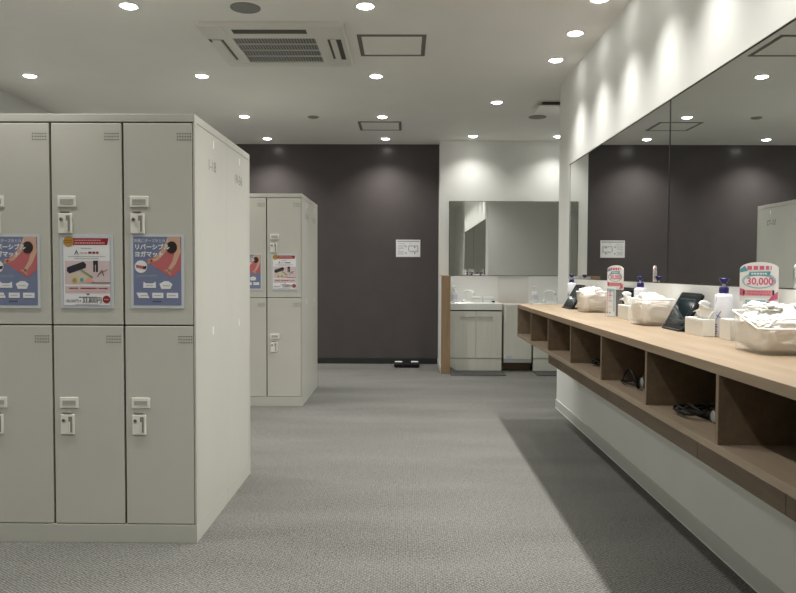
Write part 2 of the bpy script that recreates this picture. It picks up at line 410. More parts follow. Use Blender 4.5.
def price_poster(loc, label, group):
    r = thing('poster', loc, label, 'poster', group)
    MB().box(-.001, PW+.001, .0002, .0020, -.001, PH+.001, M_SLEEVE).build('sleeve', r)
    f = Flat(); a, b_ = .010, PW-.012; lo, hi = .010, PH-.010
    f.rect(a, b_, lo, hi, M_PWHITE, 1)
    f.shape([(.040,hi-.004),(b_-.006,hi-.004),(b_-.012,hi-.032),(.046,hi-.032)], M_PDRED, 2)
    f.line(.060, .17, hi-.013, .005, M_PLPINK, 3); f.line(.060, .185, hi-.024, .006, M_PLPINK, 3)
    f.disc(.034, hi-.018, .022, M_PGOLD, 3); f.line(.018, .050, hi-.013, .003, M_PDRED, 4); f.line(.018, .050, hi-.022, .003, M_PDRED, 4)
    f.line(.086, .128, .248, .004, M_PGREY); f.text('A', .067, .230, .028, M_PCHAR, 3); f.line(.082, .112, .229, .008, M_PPINK); f.line(.116, .162, .230, .009, M_PDRED)
    f.line(.032, .185, .214, .003, M_PGREY); f.line(.055, .16, .205, .003, M_PGREY)
    f.rect(.018, .206, .100, .196, M_PPINK, 2)
    def cap(u0, v0, u1, v1, w, m, lay):
        d = Vector((u1-u0, v1-v0)).normalized(); n = Vector((-d.y, d.x))*w; d *= w*.5
        f.shape([(u0+n.x,v0+n.y),(u0-d.x,v0-d.y),(u0-n.x,v0-n.y),(u1-n.x,v1-n.y),(u1+d.x,v1+d.y),(u1+n.x,v1+n.y)], m, lay)
    cap(.032, .156, .100, .180, .014, M_PCHAR, 3)
    f.rect(.136,.156,.150,.197, M_PBLUE if False else M_PCHAR, 3); f.rect(.144,.147,.145,.180, M_PPINK, 4)
    f.shape([(.040,.118),(.046,.146),(.120,.132),(.132,.118),(.110,.104),(.06,.104)], M_PCREAM, 3)
    f.shape([(.080,.158),(.090,.160),(.136,.130),(.130,.122)], M_PGREEN, 4); f.shape([(.098,.112),(.116,.126),(.140,.112),(.12,.104)], M_PLPINK, 4)
    f.disc(.088,.118,.008, M_TEAL, 5, 10); f.disc(.058,.116,.009, M_PGOLD, 5, 10)
    cap(.152,.130,.172,.158,.0014, M_PCHAR, 4); cap(.172,.158,.180,.134,.0014, M_PCHAR, 4); cap(.156,.140,.194,.160,.0012, M_PCHAR, 4)
    f.line(.13, .205, .105, .004, M_PCHAR, 4)
    f.rect(.018, .206, .062, .092, M_PPINK, 2)
    for u0, u1 in ((.034,.072),(.082,.150),(.158,.196)): f.line(u0, u1, .082, .006, M_PDRED, 3)
    f.line(.04, .19, .070, .003, M_PLPINK, 3)
    f.shape([(.104,.060),(.122,.060),(.113,.053)], M_PDRED, 3)
    f.line(.075, .15, .045, .004, M_PCHAR); f.text('100,000円→', .052, .029, .0165, M_PCHAR, 3, sx=.78); f.text('33,800円', .130, .031, .028, M_PCHAR, 3, sx=.78, bold=.0003)
    f.disc(.190, .036, .016, M_PDRED, 3); f.line(.180, .200, .036, .004, M_PLPINK, 4)
    f.line(.06, .16, .015, .003, M_PGREY)
    for u0, u1, v0, v1 in ((a,b_,lo,lo+.0015),(a,b_,hi-.0015,hi),(a,a+.0015,lo,hi),(b_-.0015,b_,lo,hi)): f.rect(u0,u1,v0,v1, M_PGREY, 3)
    f.build('print', r, recalc=False)
    return r
yb = LY1 - .0028
yoga_poster((-1.138, yb, .989), 'slate blue yoga mat poster on the near upper locker door by the corner', 'blue yoga mat posters')
price_poster((-1.431, yb, .988), 'white price poster with dark red header on the near middle locker door', 'white and red price posters')
yoga_poster((-1.737, yb, .987), 'slate blue yoga mat poster cut by the left edge of the photo', 'blue yoga mat posters')
yb = LY2 - .0028
price_poster((-1.126, yb, .982), 'white price poster with dark red header on the far locker block', 'white and red price posters')
yoga_poster((-1.426, yb, .982), 'slate blue yoga mat poster half hidden behind the near lockers, on the far block', 'blue yoga mat posters')

# ---------------------------------------------------------------- long counter with cubby holes
CX, CH, CT, CS1, CS0, CY1, DP = .8547, .8973, .8679, .6751, .6517, 5.4256, .5794
CY0 = CY1 - 7*DP - .02
ct = thing('vanity_counter', (CX, (CY0+CY1)/2, 0), 'long oak counter with open cubby holes fixed along the right wall', 'counter')
MB().box(CX, RW-.0005, CY0, CY1, CT, CH, M_OAK, .0015).build('worktop', ct, True)
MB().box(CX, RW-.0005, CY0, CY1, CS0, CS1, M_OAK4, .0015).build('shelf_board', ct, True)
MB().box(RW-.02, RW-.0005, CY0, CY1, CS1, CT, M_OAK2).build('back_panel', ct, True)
for k in range(8):
    y = CY1 - k*DP
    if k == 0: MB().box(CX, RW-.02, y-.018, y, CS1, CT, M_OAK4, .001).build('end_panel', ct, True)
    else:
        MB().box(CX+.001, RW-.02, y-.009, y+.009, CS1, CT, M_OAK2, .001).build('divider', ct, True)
FX = 1.08; HF = .459
joints = [5.36, 4.93, 4.36, 3.784, 3.197, 2.617, 2.005, CY0]
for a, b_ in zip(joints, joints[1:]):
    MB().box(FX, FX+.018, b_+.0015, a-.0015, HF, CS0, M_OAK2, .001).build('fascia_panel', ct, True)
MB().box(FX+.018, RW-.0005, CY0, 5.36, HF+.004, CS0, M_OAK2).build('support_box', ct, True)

# ---------------------------------------------------------------- mirrors
MT, MBt = 1.9838, 1.0914
def flat_mirror(axis, a0, a1, z0, z1, face, label):
    """silvered panel 6 mm thick with a thin dark edge strip; axis says which way the wall runs"""
    loc = (face, (a0+a1)/2, z0) if axis == 'Y' else ((a0+a1)/2, face, z0)
    r = thing('wall_mirror', loc, label, 'mirror')
    def bx(b, u0, u1, v0, v1, d0, d1, m):
        if axis == 'Y': b.box(face-d1, face-d0, u0, u1, v0, v1, m)
        else: b.box(u0, u1, face-d1, face-d0, v0, v1, m)
        return b
    e = .0045
    bx(MB(), a0+e, a1-e, z0+e, z1-e, .0003, .006, M_MIRROR).build('mirror_glass', r, True)
    b = MB()
    for q in ((a0, a1, z0, z0+e), (a0, a1, z1-e, z1), (a0, a0+e, z0+e, z1-e), (a1-e, a1, z0+e, z1-e)): bx(b, *q, .0003, .0075, M_MEDGE)
    b.build('edge_strip', r, True)
flat_mirror('Y', 3.4965, 5.60, MBt, MT, NX, 'frameless mirror above the far half of the oak counter')
flat_mirror('Y', 1.43, 3.4955, MBt, MT, NX, 'frameless mirror above the near half of the oak counter, cut by the frame')
flat_mirror('X', .517, 2.22, 1.093, 1.978, ALC_B, 'wide frameless mirror on the white wall above the washstands')

# ---------------------------------------------------------------- back wall notice and body scale
n = thing('notice_sign', (-.118, BACK-.004, 1.318), 'white evacuation plan sheet on the dark back wall', 'notice')
MB().box(0, .298, 0, .0035, 0, .211, M_PWHITE).build('sheet', n)
f = Flat(); f.LAY = .0008
f.rect(.012,.286,.184,.198, M_PGREY, 1)
for v, u1 in ((.165,.11),(.142,.12),(.122,.10),(.105,.10),(.085,.05),(.066,.10),(.05,.09),(.035,.10)): f.line(.024, u1, v, .007, M_PGREY, 1)
for v in (.128,.048): f.rect(.112,.130,v-.009,v+.009, M_PGREY, 1)
f.rect(.155,.272,.128,.142, M_PGREY, 1); f.rect(.150,.160,.072,.128, M_PGREY, 1); f.rect(.165,.272,.058,.074, M_PGREY, 1); f.rect(.262,.272,.074,.128, M_PGREY, 1)
for k in range(6): f.rect(.166+k*.018, .176+k*.018, .131, .139, M_PWHITE, 2); f.rect(.170+k*.017, .178+k*.017, .061, .070, M_PWHITE, 2)
f.disc(.230,.120,.008, M_PCHAR, 1, 12); f.disc(.230,.047,.008, M_PCHAR, 1, 12); f.line(.165,.20,.168,.006, M_PGREY, 1)
f.build('print', n, recalc=False)
s = thing('body_scale', (.02, 8.53, 0), 'low black body scale on the floor at the dark wall', 'scale')
b = MB().box(-.150, .150, -.150, .150, .012, .045, M_BLACK, .006)
for sx in (-1,1):
    for sy in (-1,1): b.cyl((sx*.12, sy*.12, 0), .016, .014, M_BLACKM, 12)
b.build('body', s)
for x in (-1, 1): MB().box(x*.098-.045, x*.098+.042, .03, .12, .0445, .0475, M_WHITE, .001).build('foot_pad', s)
MB().box(-.035, .035, .06, .12, .0445, .0465, M_GLASSK, .0008).build('display', s)

# ---------------------------------------------------------------- washstands
WF = 8.14
def washstand(x0, x1, label):
    w = thing('washstand', ((x0+x1)/2, WF, 0), label, 'washstand', 'white washstands in the alcove')
    b = MB().box(x0+.004, x1-.004, WF+.02, ALC_B-.001, .14, .700, M_CAB).box(x0+.004, x1-.004, WF+.018, WF+.02, .15, .70, M_GAP)
    b.build('cabinet_body', w, True)
    MB().box(x0+.002, x1-.002, WF+.006, WF+.03, 0, .142, M_CAB, .001).build('kick_plate', w, True)
    xm = (x0+x1)/2
    for a, c, s_ in ((x0+.001, xm-.0015, 1), (xm+.0015, x1-.001, -1)):
        d = MB().box(a, c, WF, WF+.018, .152, .688, M_CAB, .0015).build('door', w, True)
        h0, h1 = (c-.185, c-.012) if s_ == 1 else (a+.012, a+.185)
        h = MB().tube([(h0, WF-.022, .622), (h1, WF-.022, .622)], .0055, M_STEEL)
        for q in (h0+.012, h1-.012): h.tube([(q, WF-.022, .622), (q, WF+.001, .622)], .0045, M_STEEL, 8)
        h.build('handle', d, True)
    # basin: slab with a sunk bowl
    b = MB(); O = [(x0, WF-.008), (x1, WF-.008), (x1, ALC_B-.001), (x0, ALC_B-.001)]
    I = [(x0+.06, WF+.03), (x1-.06, WF+.03), (x1-.06, ALC_B-.11), (x0+.06, ALC_B-.11)]
    K = [(x0+.11, WF+.07), (x1-.11, WF+.07), (x1-.11, ALC_B-.14), (x0+.11, ALC_B-.14)]
    V = lambda P, z: [b.bm.verts.new((p[0], p[1], z)) for p in P]
    r0, r1, r2, r3, r4 = V(O, .704), V(O, .776), V([(p[0]+(.006 if p[0] == x0 else -.006), p[1]+(.006 if p[1] < WF else -.0)) for p in O], .782), V(I, .780), V(K, .715)
    fs = []
    for A, B in ((r0,r1),(r1,r2),(r2,r3),(r3,r4)):
        for k in range(4): fs.append(b.bm.faces.new((A[k], A[(k+1)%4], B[(k+1)%4], B[k])))
    fs.append(b.bm.faces.new(r4)); fs.append(b.bm.faces.new(r0)); b._faces(fs, M_WHITE2)
    b.build('basin', w, True)
    fx = xm-.12
    b = MB().cyl((fx, ALC_B-.06, .781), .022, .03, M_WHITE2)
    pts = [(fx, ALC_B-.06, .79+.012*k) for k in range(8)]
    pts += [(fx+.055*(1-math.cos(a)), ALC_B-.06-.05*(1-math.cos(a)), .886+.034*math.sin(a)) for a in [PI*k/10 for k in range(1, 11)]]
    b.tube(pts, .011, M_WHITE2); b.tube([pts[-1], Vector(pts[-1])+Vector((0,0,-.014))], .013, M_STEEL)
    b.build('faucet', w, True)
    MB().box(x0, x1, ALC_B-.010, ALC_B-.0005, .782, 1.088, M_WHITE, .001).build('backsplash', w, True)
    return w
W1 = (.514, 1.106); W2 = (1.466, 2.058)
washstand(*W1, 'white two-door washstand beside the oak partition post')
washstand(*W2, 'white two-door washstand mostly hidden behind the oak counter end')
c = thing('wall_cabinet', (1.288, WF, 0), 'narrow white cabinet with grey bottom band between the two washstands', 'cabinet')
MB().box(1.108, 1.464, 8.30, ALC_B-.001, 0, .755, M_OAK3).build('back_panel', c, True)
MB().box(1.129, 1.447, WF, 8.30, .144, .767, M_CAB, .004).box(1.129, 1.447, WF-.001, 8.31, .752, .770, M_WHITE, .002).build('body', c, True)
MB().box(1.129, 1.447, WF+.001, 8.30, .100, .1435, M_GBAND, .002).build('bottom_band', c, True)
MB().box(1.142, 1.158, WF-.012, WF, .56, .73, M_WHITE, .003).build('handle', c, True)
MB().box(1.160, 1.225, WF-.0012, WF, .152, .180, mat('pale_blue_label', (.52,.58,.70), .4)).build('brand_plate', c, True)
# things on the basins
def soap(x, y, label):
    r = thing('soap_bottle', (x, y, .7815), label, 'bottle', 'white soap bottles at the washstands')
    MB().lathe([(0,0),(.033,0),(.036,.004),(.036,.11),(.030,.125),(.014,.132),(.014,.140),(0,.140)], M_WHITE).build('bottle', r)
    MB().lathe([(0,.136),(.017,.136),(.017,.152),(.006,.154),(.006,.178),(.020,.180),(.020,.192),(0,.194)], M_WHITE).box(-.006,.006,-.045,.0,.182,.191, M_WHITE, .002).build('pump', r)
    MB().lathe([(.0364,.035),(.0364,.085)], mat('pale_lilac_label', (.60,.63,.74), .5), seg=28).build('paper_label', r)
soap(.583, 8.415, 'white soap pump bottle by the oak partition, left of the faucet'); soap(1.525, 8.415, 'white soap pump bottle on the basin behind the counter end')
def white_box(x, y, w, d, h, label):
    b = MB().box(-w/2, w/2, -d/2, d/2, 0, h, M_WHITE, .004).box(-w/2+.008, w/2-.008, -d/2-.0006, -d/2, h*.55, h*.62, M_PGREY)
    o = b.build('small_box', None); o.location = (x, y, .782); tag(o, label, 'box', 'small white boxes at the washstands')
white_box(.845, 8.445, .105, .075, .066, 'small white box on the basin just right of the faucet')
white_box(.985, 8.445, .130, .075, .062, 'small white box at the right end of the visible basin')
white_box(1.845, 8.445, .150, .075, .070, 'small white box beside the faucet on the hidden basin')
o = MB().lathe([(0,0),(.016,0),(.018,.004),(.018,.012),(.012,.018),(0,.019)], M_BLACKM, seg=16).build('drain_plug'); o.location = (1.035, 8.37, .7815)
tag(o, 'tiny dark plug at the right end of the washstand basin', 'plug')
# mats
def mat_rug(x0, x1, y0, y1, curl, label):
    b = MB(); n_, m_ = 24, 10; g = []
    for i in range(n_+1):
        row = []
        for j in range(m_+1):
            u, v = i/n_, j/m_; x = x0+(x1-x0)*u; y = y0+(y1-y0)*v
            z = .009 + curl*max(0, 1-u*7)**.7*math.sin(PI*min(1, max(0, u*7)) *.5+PI*.5)*v
            row.append(b.bm.verts.new((x, y, z)))
        g.append(row)
    fs = [b.bm.faces.new((g[i][j], g[i+1][j], g[i+1][j+1], g[i][j+1])) for i in range(n_) for j in range(m_)]
    b._faces(fs, M_BLACKMAT, True)
    r = bmesh.ops.extrude_face_region(b.bm, geom=fs)
    for v in [e for e in r['geom'] if isinstance(e, bmesh.types.BMVert)]: v.co.z -= .009
    tag(b.build('floor_mat'), label, 'mat', 'dark mats at the washstands')
mat_rug(.505, 1.112, 7.79, 8.13, .05, 'dark rubber mat with a curled corner before the open washstand')
mat_rug(1.457, 2.06, 7.79, 8.13, .0, 'dark rubber mat before the washstand behind the counter end')

# ---------------------------------------------------------------- ceiling fittings
LMP = []
def downlight_proto():
    r = thing('downlight', (0,0,CEIL), 'x', 'downlight', 'round recessed ceiling downlights')
    b = MB(); seg = 32; R = [(.060,0),(.060,-.004),(.054,-.005),(.047,-.002),(.047,0)]
    rings = [[b.bm.verts.new((a*math.cos(2*PI*k/seg), a*math.sin(2*PI*k/seg), z)) for k in range(seg)] for a, z in R]
    fs = [b.bm.faces.new((p[k], p[(k+1)%seg], q[(k+1)%seg], q[k])) for p, q in zip(rings, rings[1:]) for k in range(seg)]
    b._faces(fs, M_TRIM, True); b.build('trim_ring', r)
    MB().lathe([(0,-.016),(.015,-.0150),(.030,-.0115),(.041,-.0065),(.047,-.001)], M_LENS, seg=32).build('lens', r)
    return r
GX = (-1.627, -.241, -3.003); GY = (4.207, 5.705, 7.197, 8.385)
spots = []
for y, row in zip(GY, ('just before the camera-side edge of the frame', 'level with the far end of the air conditioner', 'above the far locker block', 'close to the dark back wall')):
    for x, col in zip(GX[:2], ('locker-side', 'aisle')):
        spots.append((x, y, 'main', {
            (0,0): 'ceiling downlight at the top edge left of the air conditioner, nearer the lockers',
            (0,1): 'ceiling downlight at the top edge, between air conditioner and right wall',
            (1,0): 'ceiling downlight on the locker side just beyond the air conditioner',
            (1,1): 'ceiling downlight just beyond the ceiling hatch that lies right of the air conditioner',
            (2,0): 'middle one of the three far downlights in the row over the lockers',
            (2,1): 'ceiling downlight touching the near edge of the far ceiling hatch',
            (3,0): 'ceiling downlight next to the dark wall, on the locker side',
            (3,1): 'ceiling downlight next to the dark wall, straight above the notice'}[(GY.index(y), GX.index(x))]))
spots.append((GX[2], GY[1], 'main', 'ceiling downlight near the left wall above the near lockers'))
spots += [(.827, 6.572, 'main', 'ceiling downlight in front of the washstand alcove'), (.766, 8.215, 'alc', 'ceiling downlight against the white wall over the left end of the washstand mirror'), (1.741, 8.215, 'alc', 'ceiling downlight over the washstand mirror, half hidden by the right wall')]
spots += [(1.092, 5.268, 'wash', 'downlight grazing the right wall, farthest of that row'), (1.092, 4.682, 'wash', 'downlight grazing the right wall, second from the far end of its row'), (1.092, 4.10, 'wash', 'downlight grazing the right wall, cut by the top edge of the photo')]
hidden = [(1.092, y, 'wash') for y in (3.52, 2.94, 2.36, 1.78)] + [(x, y, 'main') for x in GX for y in (2.71, 1.21)] + [(GX[2], y, 'main') for y in (GY[0], GY[2], GY[3])]
def lamp(x, y, kind):
    E_, ang, bl = {'main': (E_MAIN, A_MAIN, 1.), 'wash': (E_WASH, A_WASH, 1.), 'alc': (E_ALC, A_MAIN, 1.)}[kind]
    l = bpy.data.lights.new('downlight_lamp', 'SPOT'); l.energy = E_; l.spot_size = ang; l.spot_blend = bl; l.shadow_soft_size = .035; l.color = (1., .98, .925)
    o = bpy.data.objects.new('downlight_lamp', l); C.objects.link(o); o.location = (x, y, CEIL-.022)
    if kind == 'wash': o.rotation_euler = (0, W_TILT, 0)
E_MAIN, A_MAIN, E_WASH, A_WASH, E_ALC, W_TILT = 54, 2.2, 64, 2.0, 21, .37
proto = None
for x, y, k, lab in spots:
    if proto is None: proto = downlight_proto(); proto.location = (x, y, CEIL); proto['label'] = lab
    else: dup(proto, (x, y, CEIL), lab)
    lamp(x, y, k)
for x, y, k in hidden:
    dup(proto, (x, y, CEIL), 'downlight outside the photo, further along the ceiling towards the viewer'); lamp(x, y, k)

# air conditioner cassette
ac = thing('air_conditioner', (-.856, 4.885, CEIL), 'white four-way air conditioner cassette in the ceiling', 'air conditioner')
x0, x1, y0, y1 = -.465, .465, -.425, .475; zb_ = -.026
gx0, gx1, gy0, gy1 = -.285, .256, -.175, .362
fr = MB()
def bev_rect(x0, x1, y0, y1, r, n=5):
    pts = []
    for cx, cy, a0 in ((x1-r, y1-r, 0), (x0+r, y1-r, PI/2), (x0+r, y0+r, PI), (x1-r, y0+r, 1.5*PI)):
        pts += [(cx+r*math.cos(a0+PI/2*k/n), cy+r*math.sin(a0+PI/2*k/n)) for k in range(n+1)]
    return pts
outer = bev_rect(x0, x1, y0, y1, .03); outb = bev_rect(x0+.012, x1-.012, y0+.012, y1-.012, .03); inn = bev_rect(gx0, gx1, gy0, gy1, .004)
R = [[fr.bm.verts.new((px, py, z)) for px, py in P] for P, z in ((outer, 0), (outer, -.018), (outb, zb_), (inn, zb_), (inn, zb_+.012))]
nn = len(outer)
fs = [fr.bm.faces.new((p[k], p[(k+1)%nn], q[(k+1)%nn], q[k])) for p, q in zip(R, R[1:]) for k in range(nn)]
fr._faces(fs, M_ACWHITE); fr.build('panel_frame', ac)
g = MB().box(gx0, gx1, gy0, gy1, zb_+.010, zb_+.016, M_GRILLE)
for k in range(1, 4):
    yy = gy0 + (gy1-gy0)*k/4; g.box(gx0, gx1, yy-.003, yy+.003, zb_+.002, zb_+.012, M_ACWHITE)
g.build('grille', ac)
def slot(a, b_, c_, d_): return MB().box(a, b_, c_, d_, zb_-.0012, zb_+.002, M_SLOT).build('air_slot', ac)
slot(-.253, .219, -.346, -.272); slot(.335, .352, -.155, .27); slot(.392, .424, -.155, .285)
MB().box(.352, .392, -.165, .29, zb_-.006, zb_+.001, M_ACWHITE, .003).build('flap', ac)
MB().box(-.425, -.368, -.16, .30, zb_-.008, zb_+.001, M_ACWHITE, .004).build('flap', ac); slot(-.365, -.352, -.15, .29); slot(-.448, -.432, -.16, -.10)
MB().box(-.253, .219, -.272, -.250, zb_-.004, zb_+.001, M_ACWHITE, .002).build('flap', ac)
for sx in (-1, 1):
    for sy in (-1, 1):
        xa = sorted((sx*.452 , sx*.30)); ya = sorted((sy*(.412 if sy < 0 else .462), sy*(.225 if sy < 0 else .39)))
        MB().box(xa[0], xa[1], ya[0], ya[1], zb_-.003, zb_+.001, M_ACWHITE, .0015).build('corner_cover', ac)
# access hatches
def hatch(x0, x1, y0, y1, label):
    h = thing('ceiling_hatch', ((x0+x1)/2, (y0+y1)/2, CEIL), label, 'ceiling hatch', 'square ceiling access hatches')
    w, d, t_ = (x1-x0)/2, (y1-y0)/2, .028
    MB().box(-w+t_, w-t_, -d+t_, d-t_, -.003, 0, M_CEIL).build('hatch_panel', h)
    MB().box(-w, w, -d, -d+t_, -.005, 0, M_HATCH).box(-w, w, d-t_, d, -.005, 0, M_HATCH).box(-w, -w+t_, -d+t_, d-t_, -.005, 0, M_HATCH).box(w-t_, w, -d+t_, d-t_, -.005, 0, M_HATCH).build('hatch_frame', h)
hatch(-.326, .130, 4.71, 5.164, 'square ceiling access hatch right of the air conditioner')
hatch(-.502, -.050, 7.424, 7.869, 'square ceiling access hatch near the dark back wall')
for x, y, lab in ((-.949, 4.235, 'round grey ceiling speaker before the air conditioner'), (1.313, 7.192, 'round grey ceiling speaker beside the ceiling vent at the alcove')):
    s = thing('ceiling_speaker', (x, y, CEIL), lab, 'speaker', 'round ceiling speakers')
    MB().lathe([(.076,-.004),(.082,-.006),(.088,-.004),(.088,0)], M_SPK, seg=36).build('rim', s)
    MB().lathe([(0,-.0055),(.05,-.005),(.077,-.004)], M_SPK, seg=36).build('grille', s)
s = MB().lathe([(0,-.012),(.04,-.012),(.052,-.006),(.056,0)], mat('detector_plastic', (.22,.22,.20), .5), seg=28).build('smoke_detector'); s.location = (-.934, 7.205, CEIL)
tag(s, 'small flat round smoke detector on the ceiling above the aisle side of the far lockers', 'smoke detector')
v = thing('ceiling_vent', (1.50, 6.65, CEIL), 'white ceiling vent with dark open side slots, half hidden by the right wall', 'vent')
MB().box(-.26, .26, -.11, .11, -.036, 0, M_SLOT).build('duct_box', v)
MB().box(-.29, .29, -.135, .135, -.050, -.036, M_WHITE, .004).build('cover', v)
MB().box(-.32, .32, -.165, .165, -.004, 0, M_ACWHITE, .001).build('collar', v)

# ---------------------------------------------------------------- things on the counter
def crumple(b, cx, cy, cz, rx, ry, rz, m, seed, amp=.35, sub=3, freq=3.2):
    r = bmesh.ops.create_icosphere(b.bm, subdivisions=sub, radius=1.)
    off = Vector((seed*3.1, seed*1.7, seed*2.3))
    for v in r['verts']:
        p = v.co.copy(); k = 1 + amp*noise.noise(p*freq*.5+off) + amp*.6*abs(noise.noise(p*freq+off))
        v.co = Vector((cx+p.x*rx*k, cy+p.y*ry*k, cz+p.z*rz*k))
    b._faces({f for v in r['verts'] for f in v.link_faces}, m, False)
def basket(x0, x1, y0, y1, h, seed, label, heaplabel, dip=0., spill=.02):
    r = thing('basket', ((x0+x1)/2, (y0+y1)/2, CH), label, 'basket', 'white translucent baskets on the counter')
    w, d = (x1-x0)/2, (y1-y0)/2
    b = MB(); P0 = bev_rect(-w*.90, w*.90, -d*.92, d*.92, .034); P1 = bev_rect(-w, w, -d, d, .038)
    def rim(py): return h - dip*max(0, min(1, .5-py/(1.2*d)))
    A = [b.bm.verts.new((px, py, .0005)) for px, py in P0]; n_ = len(A)
    mid = [[b.bm.verts.new((p[0]*(1-t)+q[0]*t+.002*math.sin(9*k+seed+5*t), p[1]*(1-t)+q[1]*t+.002*math.cos(7*k+3*t), .0005+rim(q[1])*t)) for k, (p, q) in enumerate(zip(P0, P1))] for t in (.25, .5, .75, 1.)]
    fs = [b.bm.faces.new(A[::-1])]
    for p, q in zip([A]+mid, mid):
        fs += [b.bm.faces.new((p[k], p[(k+1)%n_], q[(k+1)%n_], q[k])) for k in range(n_)]
    b._faces(fs, M_FILM, True); b.build('body', r, recalc=False)
    MB().tube([(px*1.005, py*1.005, rim(py)) for px, py in P1], .0032, M_HEAPW, 8, True).build('rim', r)
    # the heap of wrapped disposables inside
    hb = MB(); rnd = random.Random(seed)
    r_ = bmesh.ops.create_icosphere(hb.bm, subdivisions=6, radius=1.)
    off = Vector((seed*3.1, seed*1.7, seed*2.3))
    sp = lambda t, e: math.copysign(abs(t)**e, t)
    for v in r_['verts']:
        p = v.co.copy(); q = Vector((sp(p.x, .45), sp(p.y, .45), sp(p.z, .55)))
        k = 1 - .10*abs(noise.noise(p*2.6+off)) - .07*abs(noise.noise(p*6+off)) - .03*abs(noise.noise(p*14+off))
        x, y = q.x*w*.985*k, q.y*d*.985*k
        top = max(rim(y)*.95, h*.86)
        if p.z < 0: z = .004 + (1+q.z)*top*.5
        else:
            g = abs(noise.noise(Vector((x*26, y*26, seed*1.3)))); g2 = abs(noise.noise(Vector((x*60, y*60, seed*2.1))))
            z = .004 + top*.5 + q.z*(top*.5 + max(0, 1-(x/w)**2-(y/d)**2)*(spill*.9 + spill*1.6*g + .010*g2) + .004*g2)
        ta = (.90+.10*min(1, z/h))
        v.co = Vector((x*ta, y*ta, z))
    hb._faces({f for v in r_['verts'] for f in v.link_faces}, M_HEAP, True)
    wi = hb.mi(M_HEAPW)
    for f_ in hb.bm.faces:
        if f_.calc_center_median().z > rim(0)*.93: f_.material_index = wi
    for k in range(4):
        crumple(hb, rnd.uniform(-w*.5, w*.5), rnd.uniform(-d*.6, d*.6), h+spill*.5, w*.30, d*.26, .013, M_HEAPW, k+seed, 1.0, 3, 5.)
    o = hb.build('crumpled_packets'); o.location = r.location; o['kind'] = 'stuff'
    tag(o, heaplabel, 'packets')
basket(1.085, 1.245, 4.33, 4.56, .125, 3, 'white basket of packets at the far end of the counter, beside a black tablet', 'white crumpled packets heaped in the far basket')
basket(1.090, 1.245, 3.27, 3.50, .122, 5, 'white basket of packets in the middle of the counter', 'white crumpled packets heaped in the middle basket')
basket(1.070, 1.262, 2.13, 2.365, .125, 8, 'largest-looking white basket of packets at the near right of the counter', 'white crumpled packets heaped in the near basket', dip=.045, spill=.03)

def tablet(xb, xt, y0, y1, h, label):
    r = thing('tablet', (xb, (y0+y1)/2, CH), label, 'tablet', 'black tilted tablets on the counter')
    L_ = (y1-y0)/2; dx = xt-xb; tl = math.hypot(dx, h); nx, nz = -h/tl, dx/tl     # face normal points to the aisle and up
    def slab(u0, u1, v0, v1, o0, o1, m, rr, name):
        b = MB(); pts = bev_rect(u0, u1, v0, v1, rr, 4)
        def P(u, v, o_): return (dx*v/tl + nx*o_, u, .006 + h*v/tl + nz*o_)
        a = [b.bm.verts.new(P(u, v, o0)) for u, v in pts]; c_ = [b.bm.verts.new(P(u, v, o1)) for u, v in pts]; n_ = len(pts)
        b._faces([b.bm.faces.new(a), b.bm.faces.new(c_[::-1])] + [b.bm.faces.new((a[k], c_[k], c_[(k+1)%n_], a[(k+1)%n_])) for k in range(n_)], m)
        return b.build(name, r)
    slab(-L_, L_, 0, tl, -.014, 0, M_BLACK, .014, 'frame')
    sc = slab(-L_+.016, L_-.016, .020, tl-.016, 0, .0008, M_GLASSK, .004, 'screen')
    slab(-L_+.032, L_-.032, .042, tl-.030, .0008, .0011, M_SCREENLINE, .003, 'screen_window'); 
    slab(-L_+.036, L_-.036, .046, tl-.034, .0011, .0014, M_GLASSK, .003, 'screen_window')
    MB().box(-.012, min(.07, RW-.008-xb), -L_*.8, L_*.8, 0, .008, M_BLACKM, .002).build('stand', r)
tablet(1.095, 1.185, 4.70, 4.96, .155, 'black tilted tablet at the far end of the counter, left of the far basket')
tablet(1.236, 1.264, 3.88, 4.27, .155, 'black tilted tablet behind a leaflet stand in the middle of the counter')
tablet(1.155, 1.238, 2.975, 3.20, .155, 'black tilted tablet right of the middle basket, in front of the pump bottle')

def tissue_box(x0, x1, y0, y1, h, label, tissue=True, flip=1, off=0.):
    r = thing('tissue_box', ((x0+x1)/2, (y0+y1)/2, CH), label, 'tissue box', 'white boxes on the counter')
    w, d = (x1-x0)/2, (y1-y0)/2
    MB().box(-w, w, -d, d, 0, h, M_CARD, .003).box(-w-.0005, -w, -d+.004, d-.004, h*.86, h*.89, M_PWHITE).box(-w*.4, w*.4, -d*.5, d*.5, h-.0005, h+.0006, M_PGREY).build('box', r)
    if tissue:
        b = MB(); N_ = 10; rows = []
        for i in range(N_+1):
            u = i/N_; row = []
            for j in range(7):
                t = j/6; hh = .078*t*(1-.6*abs(u-.45)*2*t)
                row.append(b.bm.verts.new(((.008+.03*t)*math.sin(u*9+t*2)*.8, (u-.5)*d*1.3*(1-.3*t)+off+.015*t*flip, h-.002+hh)))
            rows.append(row)
        b._faces([b.bm.faces.new((rows[i][j], rows[i+1][j], rows[i+1][j+1], rows[i][j+1])) for i in range(N_) for j in range(6)], M_TISSUE, True)
        ob = b.build('tissue', r)
        md = ob.modifiers.new('thick', 'SOLIDIFY'); md.thickness = .0012
tissue_box(1.15, 1.200, 3.68, 3.86, .075, 'white tissue box with raised tissue, before the middle basket and tablet')
tissue_box(1.150, 1.200, 2.76, 2.935, .068, 'white tissue box with raised tissue, left of the near pump bottle', True, -1, -.03)
tissue_box(1.185, 1.258, 2.60, 2.69, .078, 'small plain white box between near pump bottle and near basket', False)

